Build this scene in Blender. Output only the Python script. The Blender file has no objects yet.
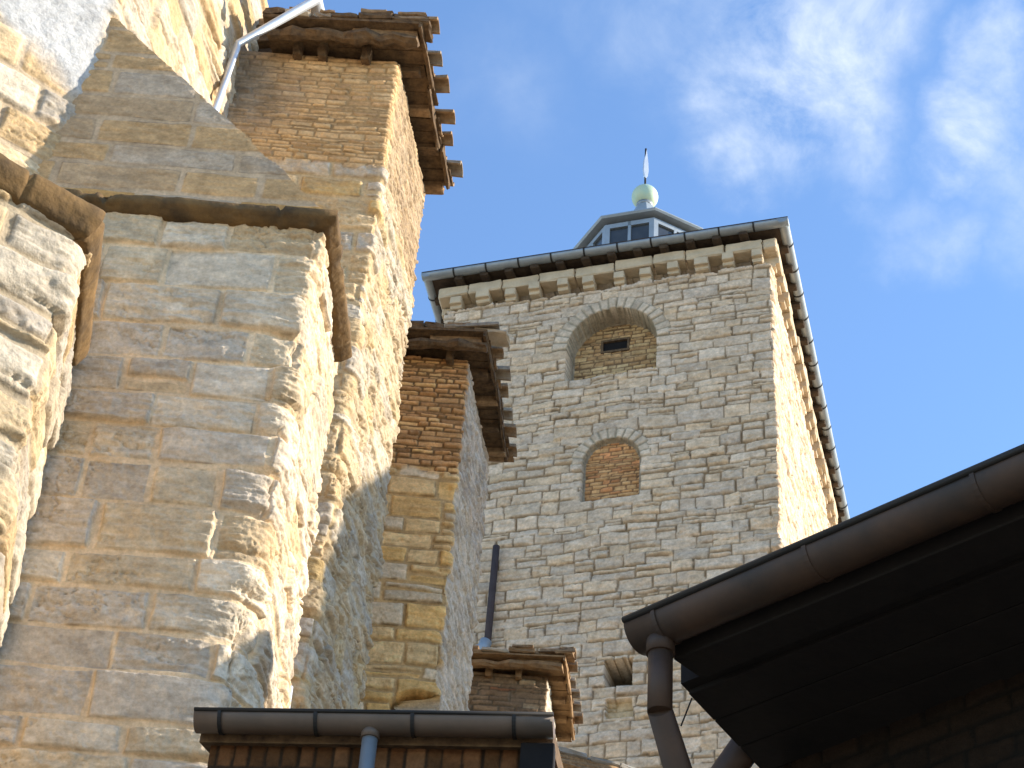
import bpy, bmesh, math, random
import numpy as np
from math import sin, cos, pi, radians, atan2, hypot

random.seed(11)
SC = bpy.context.scene
COL = SC.collection

# ------------------------------------------------------------------ camera
f_px = 1950.0
zx, zy = 178.0, -2334.0                    # where plumb lines meet, from the image centre
ROLL = atan2(zx, -zy); PITCH = math.atan(f_px / hypot(zx, zy)); EYE = 1.6
cam_d = bpy.data.cameras.new('camera'); cam = bpy.data.objects.new('camera', cam_d); COL.objects.link(cam)
cam_d.sensor_width = 36.0; cam_d.lens = f_px / 1024 * 36.0
cam_d.clip_start = 0.1; cam_d.clip_end = 3000
from mathutils import Matrix, Vector
Fv = Vector((0, cos(PITCH), sin(PITCH))); R0 = Vector((1, 0, 0)); U0 = Vector((0, -sin(PITCH), cos(PITCH)))
Rv = cos(ROLL) * R0 + sin(ROLL) * U0; Uv = -sin(ROLL) * R0 + cos(ROLL) * U0
mw = Matrix((Rv, Uv, -Fv)).transposed().to_4x4(); mw.translation = Vector((0, 0, EYE))
cam.matrix_world = mw
SC.camera = cam

# ------------------------------------------------------------------ light
SUN_EL, SUN_AZ = radians(23.0), radians(4.0)         # azimuth from +X towards +Y
to_sun = Vector((cos(SUN_EL) * cos(SUN_AZ), cos(SUN_EL) * sin(SUN_AZ), sin(SUN_EL)))
sun_d = bpy.data.lights.new('sun', 'SUN'); sun_d.energy = 3.9; sun_d.angle = radians(0.5); sun_d.color = (1.0, 0.90, 0.76)
sun = bpy.data.objects.new('sun', sun_d); COL.objects.link(sun)
sun.rotation_euler = to_sun.to_track_quat('Z', 'Y').to_euler(); sun.location = (60, 5, 60)

W = bpy.data.worlds.new('World'); SC.world = W; W.use_nodes = True
nt = W.node_tree; nt.nodes.clear()
def N(t, kind, **kw):
    n = t.nodes.new(kind)
    for k, v in kw.items(): setattr(n, k, v)
    return n
sky = N(nt, 'ShaderNodeTexSky', sky_type='NISHITA', sun_disc=False)
sky.sun_elevation = SUN_EL; sky.sun_rotation = pi / 2 - SUN_AZ
sky.air_density = 1.05; sky.dust_density = 0.0; sky.ozone_density = 4.0; sky.altitude = 400
tc = N(nt, 'ShaderNodeTexCoord')
def sky_dir(x, y): return tuple((Fv + (x - 512) / f_px * Rv - (y - 384) / f_px * Uv).normalized())
blobs = [(sky_dir(800, 60), 0.075, 1.0), (sky_dir(775, 125), 0.045, 0.95), (sky_dir(860, 10), 0.06, 0.85), (sky_dir(990, 125), 0.042, 0.9), (sky_dir(1015, 60), 0.035, 0.7), (sky_dir(925, 235), 0.04, 0.38), (sky_dir(905, 190), 0.03, 0.3),
         (sky_dir(500, 70), 0.06, 0.12), (sky_dir(690, 30), 0.06, 0.3), (sky_dir(1080, 180), 0.08, 0.6), (sky_dir(700, -250), 0.16, 0.9)]
cn = N(nt, 'ShaderNodeTexNoise'); cn.inputs['Scale'].default_value = 9; cn.inputs['Detail'].default_value = 7; cn.inputs['Roughness'].default_value = 0.6
nt.links.new(tc.outputs['Generated'], cn.inputs['Vector'])
cs = N(nt, 'ShaderNodeVectorMath', operation='SUBTRACT'); cs.inputs[1].default_value = (0.5, 0.5, 0.5); nt.links.new(cn.outputs['Color'], cs.inputs[0])
cm = N(nt, 'ShaderNodeVectorMath', operation='SCALE'); cm.inputs['Scale'].default_value = 0.13; nt.links.new(cs.outputs[0], cm.inputs[0])
cw = N(nt, 'ShaderNodeVectorMath', operation='ADD'); nt.links.new(tc.outputs['Generated'], cw.inputs[0]); nt.links.new(cm.outputs[0], cw.inputs[1])
acc = None
for c, rad, amp in blobs:
    c = Vector(c).normalized()
    d = N(nt, 'ShaderNodeVectorMath', operation='DISTANCE'); d.inputs[1].default_value = c
    nt.links.new(cw.outputs[0], d.inputs[0])
    m = N(nt, 'ShaderNodeMapRange', interpolation_type='SMOOTHSTEP')
    m.inputs['From Min'].default_value = rad; m.inputs['From Max'].default_value = rad * 0.05
    m.inputs['To Min'].default_value = 0; m.inputs['To Max'].default_value = amp
    nt.links.new(d.outputs['Value'], m.inputs['Value'])
    if acc is None: acc = m.outputs[0]
    else:
        a = N(nt, 'ShaderNodeMath', operation='MAXIMUM'); nt.links.new(acc, a.inputs[0]); nt.links.new(m.outputs[0], a.inputs[1]); acc = a.outputs[0]
nz = N(nt, 'ShaderNodeTexNoise'); nz.inputs['Scale'].default_value = 14; nz.inputs['Detail'].default_value = 9
nz.inputs['Roughness'].default_value = 0.62; nz.inputs['Distortion'].default_value = 0.35
nt.links.new(tc.outputs['Generated'], nz.inputs['Vector'])
mr = N(nt, 'ShaderNodeMapRange'); mr.inputs['From Min'].default_value = 0.36; mr.inputs['From Max'].default_value = 0.68
mr.inputs['To Min'].default_value = 0.0; mr.inputs['To Max'].default_value = 1.0
nt.links.new(nz.outputs['Fac'], mr.inputs['Value'])
mu = N(nt, 'ShaderNodeMath', operation='MULTIPLY'); nt.links.new(acc, mu.inputs[0]); nt.links.new(mr.outputs[0], mu.inputs[1])
mix = N(nt, 'ShaderNodeMix', data_type='RGBA'); mix.inputs[7].default_value = (2.9, 3.15, 3.4, 1)
nt.links.new(mu.outputs[0], mix.inputs[0])
nt.links.new(sky.outputs[0], mix.inputs[6])
bg = N(nt, 'ShaderNodeBackground'); bg.inputs['Strength'].default_value = 0.15
nt.links.new(mix.outputs[2], bg.inputs['Color'])
out = N(nt, 'ShaderNodeOutputWorld'); nt.links.new(bg.outputs[0], out.inputs['Surface'])

SC.view_settings.view_transform = 'Standard'; SC.view_settings.look = 'None'
SC.view_settings.exposure = 1.32; SC.view_settings.gamma = 1.0; SC.view_settings.use_curve_mapping = False

# ------------------------------------------------------------------ numpy noise
def hsh(ix, iy, seed):
    ix = np.asarray(ix).astype(np.int64); iy = np.asarray(iy).astype(np.int64)
    h = (ix * 374761393 + iy * 668265263 + int(seed) * 1442695041) & 0xFFFFFFFF
    h = ((h ^ (h >> 13)) * 1274126177) & 0xFFFFFFFF
    h = ((h ^ (h >> 16)) * 2246822519) & 0xFFFFFFFF
    return ((h ^ (h >> 15)) & 0xFFFFFF) / float(0x1000000)
def vn(x, y, seed):
    x0 = np.floor(x); y0 = np.floor(y); fx = x - x0; fy = y - y0
    fx = fx * fx * (3 - 2 * fx); fy = fy * fy * (3 - 2 * fy)
    a = hsh(x0, y0, seed); b = hsh(x0 + 1, y0, seed); c = hsh(x0, y0 + 1, seed); d = hsh(x0 + 1, y0 + 1, seed)
    return (a * (1 - fx) + b * fx) * (1 - fy) + (c * (1 - fx) + d * fx) * fy
def fbm(x, y, seed, octv=4, gain=0.5):
    s = 0; a = 1.0; t = 0
    for k in range(octv):
        s = s + a * vn(x * 2 ** k + 17.3 * k, y * 2 ** k + 5.1 * k, seed + k); t += a; a *= gain
    return s / t * 2 - 1
def sst(a, b, x):
    t = np.clip((x - a) / (b - a), 0, 1); return t * t * (3 - 2 * t)

# ------------------------------------------------------------------ masonry
def masonry(u, z, ch=0.33, chj=0.25, sl=(0.5, 1.0), jw=0.014, bev=0.03, jd=0.03, off=0.02, tilt=0.05, pill=0.01,
            tint=(1.10, 1.03, 0.94), pal=(((0.4, 0.37, 0.33), 1.0),), mort=(0.45, 0.37, 0.27), warp=0.02, split=0.1, rough=0.008, strat=0.006,
            seed=1, jit=0.10, stain=0.5, stainc=(0.42, 0.31, 0.18), jn=0.6):
    rng = np.random.RandomState(seed)
    zw = z + warp * fbm(u * 0.9, z * 0.9, seed + 3, 3) + 0.25 * bev * fbm(u * 9, z * 9, seed + 5, 2)
    uw = u + 0.6 * warp * fbm(u * 1.3, z * 1.7, seed + 9, 3) + 0.3 * bev * fbm(u * 8, z * 8, seed + 6, 2)
    z0, z1 = zw.min() - 1, zw.max() + 1
    zb = [z0]
    while zb[-1] < z1: zb.append(zb[-1] + ch * (1 + chj * rng.uniform(-1, 1)))
    zb = np.array(zb); ci = np.clip(np.searchsorted(zb, zw) - 1, 0, len(zb) - 2)
    si = np.zeros(u.shape, np.int64); ul = np.zeros(u.shape); ur = np.zeros(u.shape)
    u0, u1 = uw.min() - 2, uw.max() + 2
    for c in range(len(zb) - 1):
        ub = [u0 - rng.uniform(0, sl[1])]
        k = rng.uniform(0.75, 1.2)
        while ub[-1] < u1: ub.append(ub[-1] + k * rng.uniform(*sl))
        m = ci == c
        if not m.any(): continue
        ub = np.array(ub); s = np.clip(np.searchsorted(ub, uw[m]) - 1, 0, len(ub) - 2)
        si[m] = s; ul[m] = ub[s]; ur[m] = ub[s + 1]
    zl = zb[ci]; zr = zb[ci + 1]
    sp = hsh(ci, si, seed + 21) < split
    zm = zl + (zr - zl) * (0.3 + 0.4 * hsh(ci, si, seed + 22))
    up = sp & (zw > zm); lo = sp & ~up
    zl = np.where(up, zm, zl); zr = np.where(lo, zm, zr)
    sid = si * 2 + up
    dz = np.minimum(zw - zl, zr - zw); du = np.minimum(uw - ul, ur - uw)
    k = bev * 1.2                                    # rounded corners
    qz = np.maximum(k - dz, 0); qu = np.maximum(k - du, 0)
    d = np.where((qz > 0) & (qu > 0), k - np.hypot(qz, qu), np.minimum(dz, du))
    jwl = jw * (1 + jn * fbm(u * 2.2, z * 3.1, seed + 31, 3) * 1.6)
    m = sst(jwl, jwl + bev, d)
    r = lambda q: hsh(ci, sid, seed + q)
    uc = 0.5 * (ul + ur); zc = 0.5 * (zl + zr); hl = 0.5 * (ur - ul); hh = 0.5 * (zr - zl)
    h = off * (r(41) * 2 - 1) + tilt * (r(42) - 0.5) * (uw - uc) + 1.6 * tilt * (r(43) - 0.5) * (zw - zc)
    h = h + pill * (1 - ((uw - uc) / hl) ** 4) * (1 - ((zw - zc) / hh) ** 4)
    h = h + rough * (0.6 + 0.9 * r(44)) * fbm(u * 7 + 9 * r(45), z * 9 + 7 * r(45), seed + 51, 5, 0.66)
    rg = np.abs(fbm(u * 4.5 + 5 * r(46), z * 11, seed + 55, 4, 0.6))
    h = h - rough * 0.9 * sst(0.08, 0.0, rg) * sst(-0.1, 0.3, fbm(u * 1.8, z * 2.5, seed + 58, 3))
    h = h + strat * r(46) * 1.6 * fbm(u * 3.2 + 3 * r(45), z * 26, seed + 61, 4, 0.6)
    h = h * m - (1 - m) * jd * (0.8 + 0.5 * fbm(u * 4, z * 4, seed + 71, 2))
    w = np.array([p[1] for p in pal], float); cw = np.cumsum(w / w.sum())
    pi_ = np.clip(np.searchsorted(cw, r(47)), 0, len(pal) - 1)
    pc = np.array([p[0] for p in pal])[pi_]
    pc = pc * (1 + jit * 2 * (r(48) - 0.5))[..., None]
    st = stain * sst(0.05, 0.65, fbm(u * 1.7 + 4 * r(49), z * 3.5, seed + 81, 4) + 0.5 * (r(50) - 0.5))
    pc = pc * (1 - st[..., None]) + np.array(stainc) * st[..., None]
    g = 1 + 0.34 * fbm(u * 7, z * 15, seed + 91, 5, 0.65)
    pc = pc * g[..., None]
    mc = np.array(mort) * (1 + 0.25 * fbm(u * 3, z * 3, seed + 95, 3))[..., None]
    mm = sst(0.25, 0.6, m)[..., None]
    crk = np.exp(-((m - 0.35) / 0.16) ** 2) * sst(-0.15, 0.35, fbm(u * 3.3, z * 3.9, seed + 99, 4))
    return h, (pc * mm + mc * (1 - mm)) * np.array(tint) * (1 - 0.5 * crk)[..., None]

GREY = (0.40, 0.365, 0.315); PALE = (0.50, 0.45, 0.37); TAN = (0.46, 0.345, 0.205); OCH = (0.43, 0.29, 0.13)
BLUE = (0.33, 0.32, 0.31); BROWN = (0.27, 0.18, 0.10); CREAM = (0.52, 0.42, 0.28)

# ------------------------------------------------------------------ materials
def mat(name, rough=0.9, spec=0.25):
    m = bpy.data.materials.new(name); m.use_nodes = True
    b = m.node_tree.nodes['Principled BSDF']; b.inputs['Roughness'].default_value = rough
    b.inputs['Specular IOR Level'].default_value = spec
    return m, m.node_tree, b
def noise_fac(t, scale, detail=6, rough=0.6, lo=0.3, hi=0.7, a=0.0, b=1.0, vec=None):
    n = N(t, 'ShaderNodeTexNoise'); n.inputs['Scale'].default_value = scale; n.inputs['Detail'].default_value = detail
    n.inputs['Roughness'].default_value = rough
    if vec is not None: t.links.new(vec, n.inputs['Vector'])
    m = N(t, 'ShaderNodeMapRange'); m.inputs['From Min'].default_value = lo; m.inputs['From Max'].default_value = hi
    m.inputs['To Min'].default_value = a; m.inputs['To Max'].default_value = b
    t.links.new(n.outputs['Fac'], m.inputs['Value'])
    return m.outputs[0]
def mul(t, a, b):
    m = N(t, 'ShaderNodeMath', operation='MULTIPLY'); t.links.new(a, m.inputs[0]); t.links.new(b, m.inputs[1]); return m.outputs[0]
def stone_mat(name, bump=0.75, fine=26):
    m, t, b = mat(name, 0.93, 0.15)
    tc = N(t, 'ShaderNodeTexCoord'); v = tc.outputs['Object']
    at = N(t, 'ShaderNodeAttribute', attribute_name='col')
    f1 = noise_fac(t, fine, 5, 0.65, 0.28, 0.72, 0.78, 1.18, v)
    f2 = noise_fac(t, 5.5, 7, 0.7, 0.3, 0.7, 0.80, 1.16, v)
    mm = mul(t, f1, f2)
    x = N(t, 'ShaderNodeVectorMath', operation='SCALE'); t.links.new(at.outputs['Color'], x.inputs[0]); t.links.new(mm, x.inputs['Scale'])
    t.links.new(x.outputs[0], b.inputs['Base Color'])
    n1 = N(t, 'ShaderNodeTexNoise'); n1.inputs['Scale'].default_value = fine * 1.3; n1.inputs['Detail'].default_value = 6; n1.inputs['Roughness'].default_value = 0.7
    t.links.new(v, n1.inputs['Vector'])
    bp = N(t, 'ShaderNodeBump'); bp.inputs['Strength'].default_value = bump; bp.inputs['Distance'].default_value = 0.02
    t.links.new(n1.outputs['Fac'], bp.inputs['Height']); t.links.new(bp.outputs[0], b.inputs['Normal'])
    return m
def plain_mat(name, c1, c2, scale=6, rough=0.8, bump=0.3, spec=0.25, metal=0.0, stretch=None, dist=0.01):
    m, t, b = mat(name, rough, spec); b.inputs['Metallic'].default_value = metal
    tc = N(t, 'ShaderNodeTexCoord'); v = tc.outputs['Object']
    if stretch:
        mp = N(t, 'ShaderNodeMapping'); mp.inputs['Scale'].default_value = stretch; t.links.new(v, mp.inputs[0]); v = mp.outputs[0]
    fa = noise_fac(t, scale, 8, 0.65, 0.3, 0.7, 0, 1, v)
    mx = N(t, 'ShaderNodeMix', data_type='RGBA'); mx.inputs[6].default_value = (*c1, 1); mx.inputs[7].default_value = (*c2, 1)
    t.links.new(fa, mx.inputs[0]); t.links.new(mx.outputs[2], b.inputs['Base Color'])
    if bump:
        n1 = N(t, 'ShaderNodeTexNoise'); n1.inputs['Scale'].default_value = scale * 4; n1.inputs['Detail'].default_value = 6
        t.links.new(v, n1.inputs['Vector'])
        bp = N(t, 'ShaderNodeBump'); bp.inputs['Strength'].default_value = bump; bp.inputs['Distance'].default_value = dist
        t.links.new(n1.outputs['Fac'], bp.inputs['Height']); t.links.new(bp.outputs[0], b.inputs['Normal'])
    return m
M_STONE = stone_mat('weathered_stone'); M_TOWER = stone_mat('tower_stone', 0.7, 16)
M_DRIP = plain_mat('lichen_brown_stone', (0.20, 0.118, 0.045), (0.05, 0.034, 0.020), 3.2, 0.95, 0.9, dist=0.02)
M_SLAB = plain_mat('grey_stone_slab', (0.30, 0.28, 0.25), (0.20, 0.18, 0.15), 5, 0.93, 0.5)
M_WOOD = plain_mat('old_timber', (0.18, 0.115, 0.06), (0.05, 0.032, 0.02), 11, 0.92, 0.7, stretch=(1, 1, 1))
M_DWOOD = plain_mat('blackened_timber', (0.075, 0.05, 0.03), (0.03, 0.02, 0.014), 7, 0.92, 0.5)
M_WOODL = plain_mat('sunburnt_timber', (0.34, 0.21, 0.10), (0.17, 0.10, 0.05), 9, 0.9, 0.6)
M_TILE = plain_mat('old_clay_tile', (0.36, 0.235, 0.125), (0.14, 0.085, 0.045), 11, 0.92, 0.6)
M_TILEG = plain_mat('lichened_tile', (0.33, 0.27, 0.19), (0.17, 0.12, 0.08), 11, 0.93, 0.6)
M_MORT = plain_mat('lime_mortar', (0.50, 0.43, 0.33), (0.33, 0.27, 0.19), 8, 0.95, 0.6)
M_ZINC = plain_mat('grey_zinc', (0.30, 0.32, 0.33), (0.22, 0.24, 0.25), 4, 0.5, 0.1, 0.5, 0.55)
M_ZINCL = plain_mat('pale_zinc', (0.33, 0.37, 0.40), (0.22, 0.255, 0.28), 2, 0.5, 0.1, 0.5, 0.3)
M_ZPIPE = plain_mat('galvanised_pipe', (0.62, 0.64, 0.66), (0.46, 0.49, 0.52), 5, 0.4, 0.05, 0.5, 0.5)
M_COP = plain_mat('verdigris_copper', (0.36, 0.50, 0.40), (0.50, 0.55, 0.36), 4, 0.6, 0.1, 0.4, 0.2)
M_BGUT = plain_mat('brown_painted_metal', (0.15, 0.105, 0.075), (0.10, 0.075, 0.056), 4, 0.55, 0.1, 0.4, 0.2)
M_HGUT = plain_mat('dark_copper_brown_metal', (0.075, 0.042, 0.025), (0.022, 0.017, 0.014), 2.6, 0.6, 0.15, 0.35, 0.1)
M_DARK = plain_mat('black_bead_metal', (0.015, 0.014, 0.013), (0.022, 0.02, 0.018), 4, 0.6, 0.1)
M_SOFF = plain_mat('shade_black_boards', (0.012, 0.010, 0.009), (0.007, 0.006, 0.006), 6, 0.9, 0.3)  # near-black base colour carries the deep shade under the eave
M_DRWALL = plain_mat('dark_brown_brick', (0.085, 0.042, 0.02), (0.04, 0.022, 0.013), 5, 0.95, 0.4, stretch=(1, 1, 6))
M_GLASS = plain_mat('lantern_glass', (0.03, 0.035, 0.04), (0.05, 0.055, 0.06), 3, 0.12, 0.0, 0.5)
M_PLUM = plain_mat('plum_painted_pipe', (0.075, 0.055, 0.05), (0.05, 0.036, 0.034), 5, 0.85, 0.1, 0.1)
M_GROUND = plain_mat('pale_paving', (0.50, 0.41, 0.29), (0.40, 0.33, 0.24), 0.8, 0.9, 0.3)
M_PLASTER = plain_mat('cream_plaster', (0.55, 0.49, 0.38), (0.47, 0.41, 0.31), 0.6, 0.9, 0.3)

# ------------------------------------------------------------------ object helpers
def tag(o, label=None, cat=None, group=None, kind=None):
    if label: o['label'] = label
    if cat: o['category'] = cat
    if group: o['group'] = group
    if kind: o['kind'] = kind
    return o
def empty(name, loc):
    o = bpy.data.objects.new(name, None); COL.objects.link(o); o.location = loc; return o
def link(o, parent):
    COL.objects.link(o)
    if parent is not None:
        o.parent = parent
        loc = Vector((0, 0, 0)); q = parent
        while q is not None: loc += q.location; q = q.parent
        o.location = -loc
    return o
def np_mesh(name, V, Fq, material, parent=None, col=None, smooth=True, tris=None):
    me = bpy.data.meshes.new(name)
    nq = len(Fq); ntr = 0 if tris is None else len(tris)
    me.vertices.add(len(V)); me.vertices.foreach_set('co', np.ascontiguousarray(V, np.float32).ravel())
    loops = np.concatenate([Fq.ravel()] + ([tris.ravel()] if ntr else [])).astype(np.int32)
    me.loops.add(len(loops)); me.loops.foreach_set('vertex_index', loops)
    me.polygons.add(nq + ntr)
    st = np.concatenate([np.arange(nq) * 4, nq * 4 + np.arange(ntr) * 3]).astype(np.int32)
    me.polygons.foreach_set('loop_start', st)
    me.update(calc_edges=True); me.validate()
    if col is not None:
        a = me.attributes.new('col', 'FLOAT_COLOR', 'POINT')
        c4 = np.ones((len(V), 4), np.float32); c4[:, :3] = np.clip(col, 0.005, 0.85); a.data.foreach_set('color', c4.ravel())
    if smooth: me.polygons.foreach_set('use_smooth', np.ones(len(me.polygons), bool))
    me.materials.append(material)
    return link(bpy.data.objects.new(name, me), parent)
def bm_obj(name, bm, material, parent=None, smooth=False):
    me = bpy.data.meshes.new(name); bmesh.ops.recalc_face_normals(bm, faces=bm.faces); bm.to_mesh(me); bm.free()
    if smooth:
        for p in me.polygons: p.use_smooth = True
    me.materials.append(material)
    return link(bpy.data.objects.new(name, me), parent)

def path_fn(path, closed):
    P = np.array(path, float)
    Q = np.vstack([P, P[:1]]) if closed else P
    L = np.concatenate([[0], np.cumsum(np.hypot(*np.diff(Q, axis=0).T))])
    if closed:
        T = L[-1]
        LL = np.concatenate([L[:-1] - T, L[:-1], L[:-1] + T, [2 * T]]); QQ = np.vstack([Q[:-1], Q[:-1], Q[:-1], Q[:1]])
    else:
        a = Q[0] - (Q[1] - Q[0]) / (L[1] - L[0]) * 3; b = Q[-1] + (Q[-1] - Q[-2]) / (L[-1] - L[-2]) * 3
        LL = np.concatenate([[-3], L, [L[-1] + 3]]); QQ = np.vstack([a, Q, b])
    return L, (lambda u: (np.interp(u, LL, QQ[:, 0]), np.interp(u, LL, QQ[:, 1])))
def frange(a, b, d):
    n = max(1, int(round((b - a) / d))); return np.linspace(a, b, n + 1)
def samples(L, dus):
    us = [np.array([L[0]])]
    for i, d in enumerate(dus): us.append(frange(L[i], L[i + 1], d)[1:])
    return np.concatenate(us)

def wall(name, path, dus, zs, field, material, parent, closed=True, rnd=None, cap=True, split=None):
    """masonry sheet that follows a plan path; every stone is real relief"""
    L, pf = path_fn(path, closed)
    us = samples(L, dus); zs = np.asarray(zs)
    U, Z = np.meshgrid(us, zs)
    h, c = field(U, Z, L)
    w = np.full(U.shape, 0.02) if rnd is None else rnd(U, Z, L)
    X = 0; Y = 0; ks = np.linspace(-1, 1, 7)
    for k in ks:
        x, y = pf(U + k * w); X = X + x / 7; Y = Y + y / 7
    xa, ya = pf(U - w); xb, yb = pf(U + w)
    tx, ty = xb - xa, yb - ya; ln = np.hypot(tx, ty) + 1e-9
    X = X + ty / ln * h; Y = Y - tx / ln * h
    V = np.stack([X, Y, Z], -1).reshape(-1, 3); C = c.reshape(-1, 3)
    nz_, nu = U.shape
    idx = np.arange(nz_ * nu).reshape(nz_, nu)
    q = np.stack([idx[:-1, :-1], idx[:-1, 1:], idx[1:, 1:], idx[1:, :-1]], -1)
    Uc = 0.25 * (U[:-1, :-1] + U[:-1, 1:] + U[1:, 1:] + U[1:, :-1]); Zc = 0.25 * (Z[:-1, :-1] + Z[:-1, 1:] + Z[1:, 1:] + Z[1:, :-1])
    key = np.zeros(Uc.shape, int) if split is None else split(Uc, Zc)
    names = name if isinstance(name, list) else [name]
    res = []
    for k, nm in enumerate(names):
        qq = q[key == k]
        tri = None; VV = V; CC = C
        if k == 0 and cap:
            top = idx[-1]; ce = len(V)
            VV = np.vstack([V, [V[top, 0].mean(), V[top, 1].mean(), zs[-1]]]); CC = np.vstack([C, C[top].mean(0)])
            tri = np.stack([top[:-1], top[1:], np.full(nu - 1, ce)], -1)
        used = np.unique(np.concatenate([qq.ravel(), tri.ravel()])) if tri is not None else np.unique(qq)
        re = np.zeros(len(VV), np.int64); re[used] = np.arange(len(used))
        res.append(np_mesh(nm, VV[used], re[qq], material, parent if k == 0 or parent is None else (res[0] if name is list else parent), CC[used], True, None if tri is None else re[tri]))
    return res if isinstance(name, list) else res[0]

def sweep(name, path, profile, material, parent, du=0.03, closed=False, amp=0.01, seed=1, joint=0, rndw=0.015):
    """moulding: profile of (out, z) carried along a plan path"""
    L, pf = path_fn(path, closed); us = samples(L, [du] * (len(L) - 1))
    pr = []
    for (a, b) in zip(profile[:-1], profile[1:]):
        n = max(1, int(hypot(b[0] - a[0], b[1] - a[1]) / 0.03))
        pr += [(a[0] + (b[0] - a[0]) * i / n, a[1] + (b[1] - a[1]) * i / n) for i in range(n)]
    pr.append(profile[-1]); pr = np.array(pr)
    xa, ya = pf(us - rndw); xb, yb = pf(us + rndw); tx, ty = xb - xa, yb - ya; ln2 = tx * tx + ty * ty
    ln = np.sqrt(ln2); nx, ny = ty / ln, -tx / ln
    mit = 2 * rndw / ln; mit = np.clip(mit, 1, 1.45)
    x, y = pf(us)
    U, K = np.meshgrid(us, np.arange(len(pr)))
    disp = amp * fbm(U * 5, K * 0.35, seed, 4) + amp * 0.8 * fbm(U * 1.3, K * 0.1, seed + 5, 2)
    if joint:
        ph = np.abs((U / joint + 0.3 * np.floor(U / joint) % 1) % 1 - 0.5) * joint
        disp = disp - 0.03 * (1 - sst(0.008, 0.024, ph)) - 0.03 * sst(0.25, 0.5, fbm(U * 3.1, K * 0.25, seed + 9, 4, 0.6))
    O = pr[:, 0][:, None] * mit[None] + disp
    X = x[None] + nx[None] * O; Y = y[None] + ny[None] * O; Z = pr[:, 1][:, None] + 0.6 * disp + 0 * U
    V = np.stack([X, Y, Z], -1).reshape(-1, 3); n1, n2 = U.shape; idx = np.arange(n1 * n2).reshape(n1, n2)
    q = np.stack([idx[:-1, :-1], idx[:-1, 1:], idx[1:, 1:], idx[1:, :-1]], -1).reshape(-1, 4)
    return np_mesh(name, V, q, material, parent)

def box_bm(bm, o, ex, ey, ez, jit=0.0, cuts=0, rng=random):
    """box from corner o with edge vectors; optionally subdivided and roughened"""
    o = Vector(o); ex = Vector(ex); ey = Vector(ey); ez = Vector(ez)
    t = bmesh.new(); bmesh.ops.create_cube(t, size=1.0)
    for v in t.verts:
        c = v.co + Vector((.5, .5, .5)); v.co = o + ex * c.x + ey * c.y + ez * c.z
    if cuts: bmesh.ops.subdivide_edges(t, edges=t.edges[:], cuts=cuts, use_grid_fill=True)
    if jit:
        for v in t.verts: v.co += Vector((rng.uniform(-1, 1), rng.uniform(-1, 1), rng.uniform(-1, 1))) * jit
    me = bpy.data.meshes.new('tmp'); t.to_mesh(me); t.free(); bm.from_mesh(me); bpy.data.meshes.remove(me)
def block(name, o, ex, ey, ez, material, parent, jit=0.01, cuts=2, bevel=0.015, smooth=False):
    bm = bmesh.new(); box_bm(bm, o, ex, ey, ez)
    if bevel: bmesh.ops.bevel(bm, geom=bm.edges[:], offset=bevel, segments=1, affect='EDGES')
    if cuts: bmesh.ops.subdivide_edges(bm, edges=[e for e in bm.edges if e.calc_length() > 0.05], cuts=cuts, use_grid_fill=True)
    if jit:
        for v in bm.verts: v.co += Vector((random.uniform(-1, 1), random.uniform(-1, 1), random.uniform(-1, 1))) * jit
    return bm_obj(name, bm, material, parent, smooth)
def tube(name, pts, r, material, parent, seg=16, r2=None, cap=True):
    bm = bmesh.new(); pts = [Vector(p) for p in pts]; rings = []
    for i, p in enumerate(pts):
        d = (pts[min(i + 1, len(pts) - 1)] - pts[max(i - 1, 0)]).normalized()
        a = d.cross(Vector((0, 0, 1)));
        if a.length < 0.05: a = d.cross(Vector((0, 1, 0)))
        a.normalize(); b = a.cross(d)
        k = 1.0
        if 0 < i < len(pts) - 1:
            d1 = (p - pts[i - 1]).normalized(); k = 1 / max(0.6, d.dot(d1))
        rr = r if r2 is None else r2[i]
        rings.append([bm.verts.new(p + rr * (cos(2 * pi * j / seg) * a * k + sin(2 * pi * j / seg) * b)) for j in range(seg)])
    for q, s in zip(rings[:-1], rings[1:]):
        for j in range(seg): bm.faces.new((q[j], q[(j + 1) % seg], s[(j + 1) % seg], s[j]))
    if cap: bm.faces.new(rings[0]); bm.faces.new(rings[-1][::-1])
    o = bm_obj(name, bm, material, parent, False)
    for p in o.data.polygons: p.use_smooth = len(p.vertices) == 4
    return o
def half_gutter(name, a, b, r, material, parent, seg=14, th=0.006, a0=pi, a1=2 * pi, outward=None):
    """half-round gutter hung between a and b (its rim line)"""
    a = Vector(a); b = Vector(b); d = (b - a).normalized(); s = Vector((d.y, -d.x, 0)).normalized()
    bm = bmesh.new(); n = max(2, int((b - a).length / 0.25)); rows = []
    for rr in (r, r - th):
        g = []
        for i in range(n + 1):
            p = a + (b - a) * i / n
            g.append([bm.verts.new(p + s * rr * cos(a0 + (a1 - a0) * k / seg) + Vector((0, 0, 1)) * rr * sin(a0 + (a1 - a0) * k / seg)) for k in range(seg + 1)])
        rows.append(g)
    for g in rows:
        for i in range(n):
            for k in range(seg): bm.faces.new((g[i][k], g[i + 1][k], g[i + 1][k + 1], g[i][k + 1]))
    A, B = rows
    for i in range(n):
        for k in (0, seg): bm.faces.new((A[i][k], A[i + 1][k], B[i + 1][k], B[i][k]))
    for i in (0, n): bm.faces.new([v for v in A[i]])
    o = bm_obj(name, bm, material, parent)
    for p in o.data.polygons: p.use_smooth = len(p.vertices) == 4
    return o
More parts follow.
